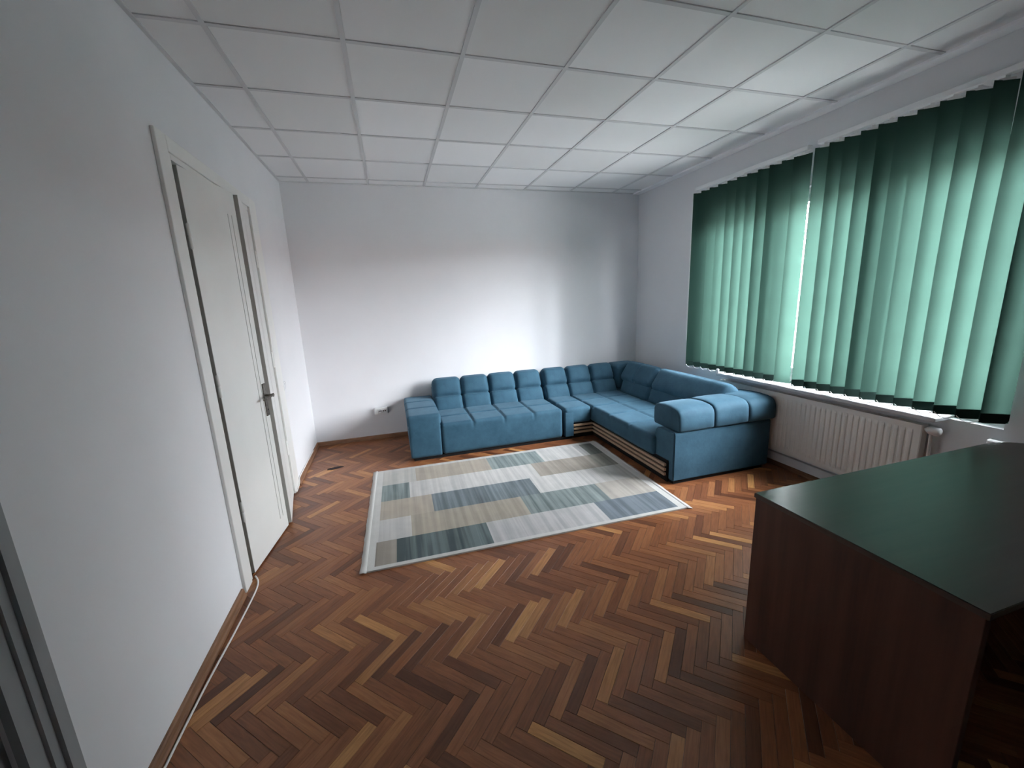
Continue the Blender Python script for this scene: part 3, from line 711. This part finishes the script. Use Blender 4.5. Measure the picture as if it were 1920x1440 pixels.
sp(link('arm_base', arm_base(), 'velvet'))
def arm_pad(x0, x1, y0, y1, zb, zt):
    yc, zc = (y0 + y1) / 2, (zb + zt) / 2; hy, hz = (y1 - y0) / 2, (zt - zb) / 2
    base = [(-0.94, -1.0), (-1.0, -0.86), (-1.0, -0.3), (-0.985, 0.25), (-0.93, 0.58), (-0.80, 0.84), (-0.60, 0.96), (-0.2, 1.03), (0.3, 1.0), (0.7, 0.9), (0.92, 0.70), (1.0, 0.35), (1.0, -0.5), (0.97, -0.9), (0.90, -1.0), (0.0, -1.0)]
    bm = bmesh.new(); rings = []
    n = 9; xs = [(x0, 0.90, 0.86), (x0 + 0.003, 0.945, 0.92), (x0 + 0.010, 0.98, 0.97), (x0 + 0.024, 1.0, 1.0)]
    xs += [(x, 1 + 0.012 * math.sin(math.pi * (x - x0) / (x1 - x0)), 1 + 0.045 * math.sin(math.pi * (x - x0) / (x1 - x0))) for x in lin(x0 + 0.05, x1 - 0.05, 6)]
    xs += [(x1 - 0.024, 1.0, 1.0), (x1 - 0.010, 0.98, 0.97), (x1 - 0.003, 0.945, 0.92), (x1, 0.90, 0.86)]
    for x, ky, kz in xs: rings.append([bm.verts.new((x, yc + a * hy * ky, zc + b * hz * (kz if b > 0 else 1))) for a, b in base])
    for p, q in zip(rings, rings[1:]):
        for i in range(len(base)): bm.faces.new((p[i], p[(i + 1) % len(base)], q[(i + 1) % len(base)], q[i]))
    bm.faces.new(rings[0]); bm.faces.new(rings[-1])
    return sp(link('arm_pad', bm_mesh(bm, 'arm_pad', True), 'velvet'))
arm_pad(3.172, 3.530, -2.352, -1.995, 0.470, 0.668); arm_pad(3.531, 3.892, -2.355, -1.993, 0.470, 0.676); arm_pad(3.893, 4.192, -2.360, -1.90, 0.470, 0.672)

# ================================================================== RUG
rug = empty('rug', (1.85, -1.89, 0), R(-1.0)); tag(rug, 'patchwork rug in grey, beige and teal with pale hem on the parquet', 'rug')
XR0, XR1 = -1.165, 1.165
rows = [(0.735, 0.430, [(-1.10, 'lgrey', .3), (-0.80, 'beige', .3), (-0.085, 'teal', .9), (0.455, 'white', .4), (0.88, 'grey', .3), (0.955, 'olive', .5), (1.10, None, 0)]),
        (0.430, 0.120, [(-1.10, 'teal', 1.0), (-0.865, 'white', .4), (0.30, 'taupe', .4), (0.905, 'olive2', .4), (1.10, None, 0)]),
        (0.120, -0.185, [(-1.10, 'beige', .3), (-0.69, 'slate', .8), (0.19, 'white', .4), (0.80, 'lgrey', .3), (1.10, None, 0)]),
        (-0.185, -0.480, [(-1.10, 'white', .3), (-0.87, 'beige2', .4), (0.01, 'teal', .9), (0.685, 'grey2', .4), (1.10, None, 0)]),
        (-0.480, -0.752, [(-1.11, 'taupe', .3), (-0.975, 'dteal', 1.0), (-0.34, 'lav', .4), (0.53, 'slate2', .7), (1.10, None, 0)])]
PCOL = dict(lgrey=(0.37, 0.36, 0.34), beige=(0.34, 0.30, 0.255), beige2=(0.32, 0.285, 0.24), teal=(0.185, 0.215, 0.215), white=(0.42, 0.41, 0.40), grey=(0.31, 0.305, 0.30), grey2=(0.34, 0.315, 0.285),
            olive=(0.13, 0.135, 0.125), olive2=(0.21, 0.205, 0.18), taupe=(0.275, 0.245, 0.215), slate=(0.155, 0.180, 0.195), slate2=(0.155, 0.180, 0.205), dteal=(0.110, 0.135, 0.138), lav=(0.39, 0.38, 0.38))
vs, fs, fc, fk = [], [], [], []
def rq(x0, x1, y0, y1, z, c, k):
    n0 = len(vs); vs.extend([(x0, y0, z), (x1, y0, z), (x1, y1, z), (x0, y1, z)]); fs.append((n0, n0 + 1, n0 + 2, n0 + 3)); fc.append(c); fk.append(k)
ZT = 0.011; edge = (0.58, 0.57, 0.55)
for y1, y0, cells in rows:
    for (a, c, k), (b, _, _) in zip(cells, cells[1:]):
        col = PCOL[c]; x = a
        while x < b - 1e-4:
            w = min(b - x, random.uniform(0.07, 0.2) if k > 0.6 else random.uniform(0.2, 0.5))
            if b - (x + w) < 0.03: w = b - x
            f = random.uniform(0.86, 1.12) if k > 0.6 else random.uniform(0.95, 1.05)
            rq(x, x + w, y0, y1, ZT, tuple(v * f * 1.22 for v in col), k); x += w
rq(-1.165, -1.10, -0.785, 0.785, ZT, edge, 0.1); rq(1.10, 1.165, -0.785, 0.785, ZT, edge, 0.1)
rq(-1.10, 1.10, 0.735, 0.785, ZT, (0.50, 0.49, 0.47), 0.2); rq(-1.10, 1.10, -0.785, -0.752, ZT, edge, 0.1); rq(-1.11, -1.10, -0.752, -0.48, ZT + 0.0002, PCOL['taupe'], .3)
for x0, x1, y0, y1 in ((-1.165, 1.165, -0.785, -0.785), (-1.165, 1.165, 0.785, 0.785), (-1.165, -1.165, -0.785, 0.785), (1.165, 1.165, -0.785, 0.785)):
    n0 = len(vs); vs.extend([(x0, y0, 0.0005), (x1, y1, 0.0005), (x1, y1, ZT), (x0, y0, ZT)]); fs.append((n0, n0 + 1, n0 + 2, n0 + 3)); fc.append(edge); fk.append(0)
n0 = len(vs); vs.extend([(-1.165, 0.785, 0.0005), (1.165, 0.785, 0.0005), (1.165, -0.785, 0.0005), (-1.165, -0.785, 0.0005)]); fs.append((n0, n0 + 1, n0 + 2, n0 + 3)); fc.append(edge); fk.append(0)
me = bpy.data.meshes.new('pile'); me.from_pydata(vs, [], fs); me.materials.append(M['rug'])
ca = me.color_attributes.new('patch', 'FLOAT_COLOR', 'CORNER'); ka = me.attributes.new('streak', 'FLOAT', 'FACE')
for p in me.polygons:
    for li in p.loop_indices: ca.data[li].color = (*fc[p.index], 1)
ka.data.foreach_set('value', fk)
link('pile', me, None, rug)
def hem(x0, x1):
    bm = bmesh.new(); n = 40
    for t in range(n):
        pass
    ys = lin(-0.80, 0.80, n); rows_ = []
    for i, y in enumerate(ys):
        j = random.uniform(-0.003, 0.003); lift = 0.012 * max(0, (abs(y) - 0.72) / 0.08) if y < 0 and x0 < 0 else 0
        rows_.append([bm.verts.new((x0 + j, y, 0.004 + lift)), bm.verts.new(((x0 + x1) / 2, y, 0.010 + lift * 0.6)), bm.verts.new((x1, y, 0.012))])
    for a, b in zip(rows_, rows_[1:]):
        for i in range(2): bm.faces.new((a[i], a[i + 1], b[i + 1], b[i]))
    r = bmesh.ops.extrude_face_region(bm, geom=bm.faces[:]); 
    for v in [g for g in r['geom'] if isinstance(g, bmesh.types.BMVert)]: v.co.z -= 0.0025
    return bm_mesh(bm, 'hem', True)
link('hem', hem(-1.195, -1.155), 'fringe', rug); link('hem', hem(1.195, 1.155), 'fringe', rug)

# ================================================================== DESK
desk = empty('desk', (3.3, -4.1, 0)); tag(desk, 'dark brown wooden desk with glossy top in the right foreground', 'desk')
def kpart(o): o.location -= Vector(desk.location); o.parent = desk; return o
def desk_top():
    bm = bmesh.new(); r = 0.22; x0, x1, y0, y1 = 2.428, 4.20, -4.50, -3.757
    pr = [(x0, y0), (x1, y0)] + [(x1 - r + r * math.cos(a), y1 - r * 0.55 + r * 0.55 * math.sin(a)) for a in lin(0, math.pi / 2, 10)] + [(x0, y1)]
    a = [bm.verts.new((x, y, 0.716)) for x, y in pr]; b = [bm.verts.new((x, y, 0.738)) for x, y in pr]
    for i in range(len(pr)): bm.faces.new((a[i], a[(i + 1) % len(pr)], b[(i + 1) % len(pr)], b[i]))
    bm.faces.new(a); bm.faces.new(b); bmesh.ops.recalc_face_normals(bm, faces=bm.faces)
    bmesh.ops.bevel(bm, geom=[e for e in bm.edges if e.calc_face_angle() > 0.9 and abs(e.verts[0].co.z - e.verts[1].co.z) < 1e-4], offset=0.002, segments=2, affect='EDGES')
    return bm_mesh(bm, 'top')
kpart(link('top', desk_top(), 'desk_top'))
kpart(box('end_panel', 'desk_side', 2.432, 2.460, -4.492, -3.763, 0.0, 0.716, bev=0.0015)); kpart(box('end_panel', 'desk_side', 3.98, 4.008, -4.46, -3.80, 0.0, 0.716, bev=0.0015))
kpart(box('front_panel', 'desk_side', 2.460, 3.98, -3.805, -3.785, 0.06, 0.716))

# ================================================================== WARDROBE (beside the window, mirrored in the desk top)
M['wardrobe'] = deskmat('dark_walnut_wardrobe', (0.050, 0.022, 0.015), (0.105, 0.046, 0.030), 0.45, (14, 14, 1.1))
wr = empty('wardrobe', (4.0, -5.2, 0)); tag(wr, 'dark brown wooden wardrobe mirrored in the right end of the desk top', 'wardrobe')
def wp(o): o.location -= Vector(wr.location); o.parent = wr; return o
wp(box('body', 'wardrobe', 3.86, 4.25, -6.4, -4.58, 0.0, 2.1, bev=0.003))
for k in range(4):
    dr = wp(box('wardrobe_door', 'wardrobe', 3.838, 3.858, -6.39 + 0.45 * k, -5.948 + 0.45 * k, 0.06, 2.07, bev=0.002))
    tube('door_knob', 'bronze', [(-0.045, 0.18 * (1 if k % 2 == 0 else -1), -0.06), (-0.045, 0.18 * (1 if k % 2 == 0 else -1), 0.06)], 0.006, dr, 8, False)

# ================================================================== SMALL THINGS
oc = empty('wall_socket', (0.757, -0.02, 0.353)); tag(oc, 'white double wall socket above the skirting left of the sofa', 'socket')
soft_box('body', 'plastic', 0.076, 0.021, 0.040, 0.008, (0, 0, 0), oc, (0, 0, 0), (0, 0, 0), 4)
for x in (-0.012, 0.040):
    s = lathe('outlet', 'plastic', [(0.024, 0.0), (0.024, -0.004), (0.021, -0.004), (0.019, 0.0), (0.0, 0.001)], 'Y', 24, oc, (x, -0.0215, 0))
    for dz in (-0.0095, 0.0095): lathe('pin_hole', 'dark', [(0.0, -0.0045), (0.0065, -0.0045), (0.0065, 0.0), (0, 0.001)], 'Y', 10, s, (dz, 0, 0))
box('side_flap', 'door_grey', 0.0765, 0.084, -0.020, 0.020, -0.038, 0.038, oc, 0.002)
sw = empty('light_switch', (0.0, -1.03, 0.93)); tag(sw, 'small white switch plate on the left wall beside the double door', 'switch')
soft_box('plate', 'wall', 0.005, 0.036, 0.040, 0.004, (0, 0, 0), sw, (0.005, 0, 0), (0, 0, 0), 4); soft_box('rocker', 'wall', 0.004, 0.024, 0.028, 0.003, (0, 0, 0), sw, (0.0105, 0, 0), (0, R(4), 0), 4)
jb = empty('junction_box', (W, -3.70, 0.650)); tag(jb, 'small white junction box on the wall behind the desk corner', 'box')
soft_box('body', 'plastic', 0.018, 0.045, 0.045, 0.006, (0, 0, 0), jb, (-0.018, 0, 0), (0, 0, 0), 4); soft_box('lid', 'plastic', 0.004, 0.040, 0.040, 0.003, (0, 0, 0), jb, (-0.038, 0, 0), (0, 0, 0), 4)
cb = tube('cable', 'cable', [(0.022, -2.455, 0.006), (0.052, -2.50, 0.006), (0.066, -2.58, 0.006), (0.066, -2.68, 0.006), (0.056, -2.95, 0.006), (0.040, -3.20, 0.006), (0.034, -3.45, 0.006), (0.033, -3.8, 0.006), (0.060, -4.3, 0.006), (0.10, -5.2, 0.006)], 0.0048)
tag(cb, 'off-white cable running along the floor by the left wall', 'cable')
cb2 = tube('cable', 'cable', [(0.024, -1.275, 0.012), (0.026, -1.20, 0.020), (0.023, -1.115, 0.040), (0.008, -1.06, 0.053), (0.008, -0.85, 0.053), (0.007, -0.5, 0.052), (0.007, -0.30, 0.052)], 0.0055)
tag(cb2, 'white cable lying on top of the skirting right of the double door', 'cable')
bm = bmesh.new()
pr = [(-0.075, -0.008), (-0.03, -0.020), (0.04, -0.012), (0.085, 0.004), (0.05, 0.018), (-0.02, 0.014), (-0.07, 0.008)]
a = [bm.verts.new((x, y * 1.7, 0.0)) for x, y in pr]; b = [bm.verts.new((x * 0.96, y * 1.6, 0.004)) for x, y in pr]
for i in range(len(pr)): bm.faces.new((a[i], a[(i + 1) % len(pr)], b[(i + 1) % len(pr)], b[i]))
bm.faces.new(a); bm.faces.new(b)
M['scuff'] = mat('dark_grey_scuff', (0.045, 0.038, 0.040), 0.95, 0.05)
st = link('dark_scrap', bm_mesh(bm, 'dark_scrap'), 'scuff', None, (0.285, -0.80, 0.0012), (0, 0, R(6)))
tag(st, 'flat dark grey scrap on the parquet near the back left corner', 'scrap')
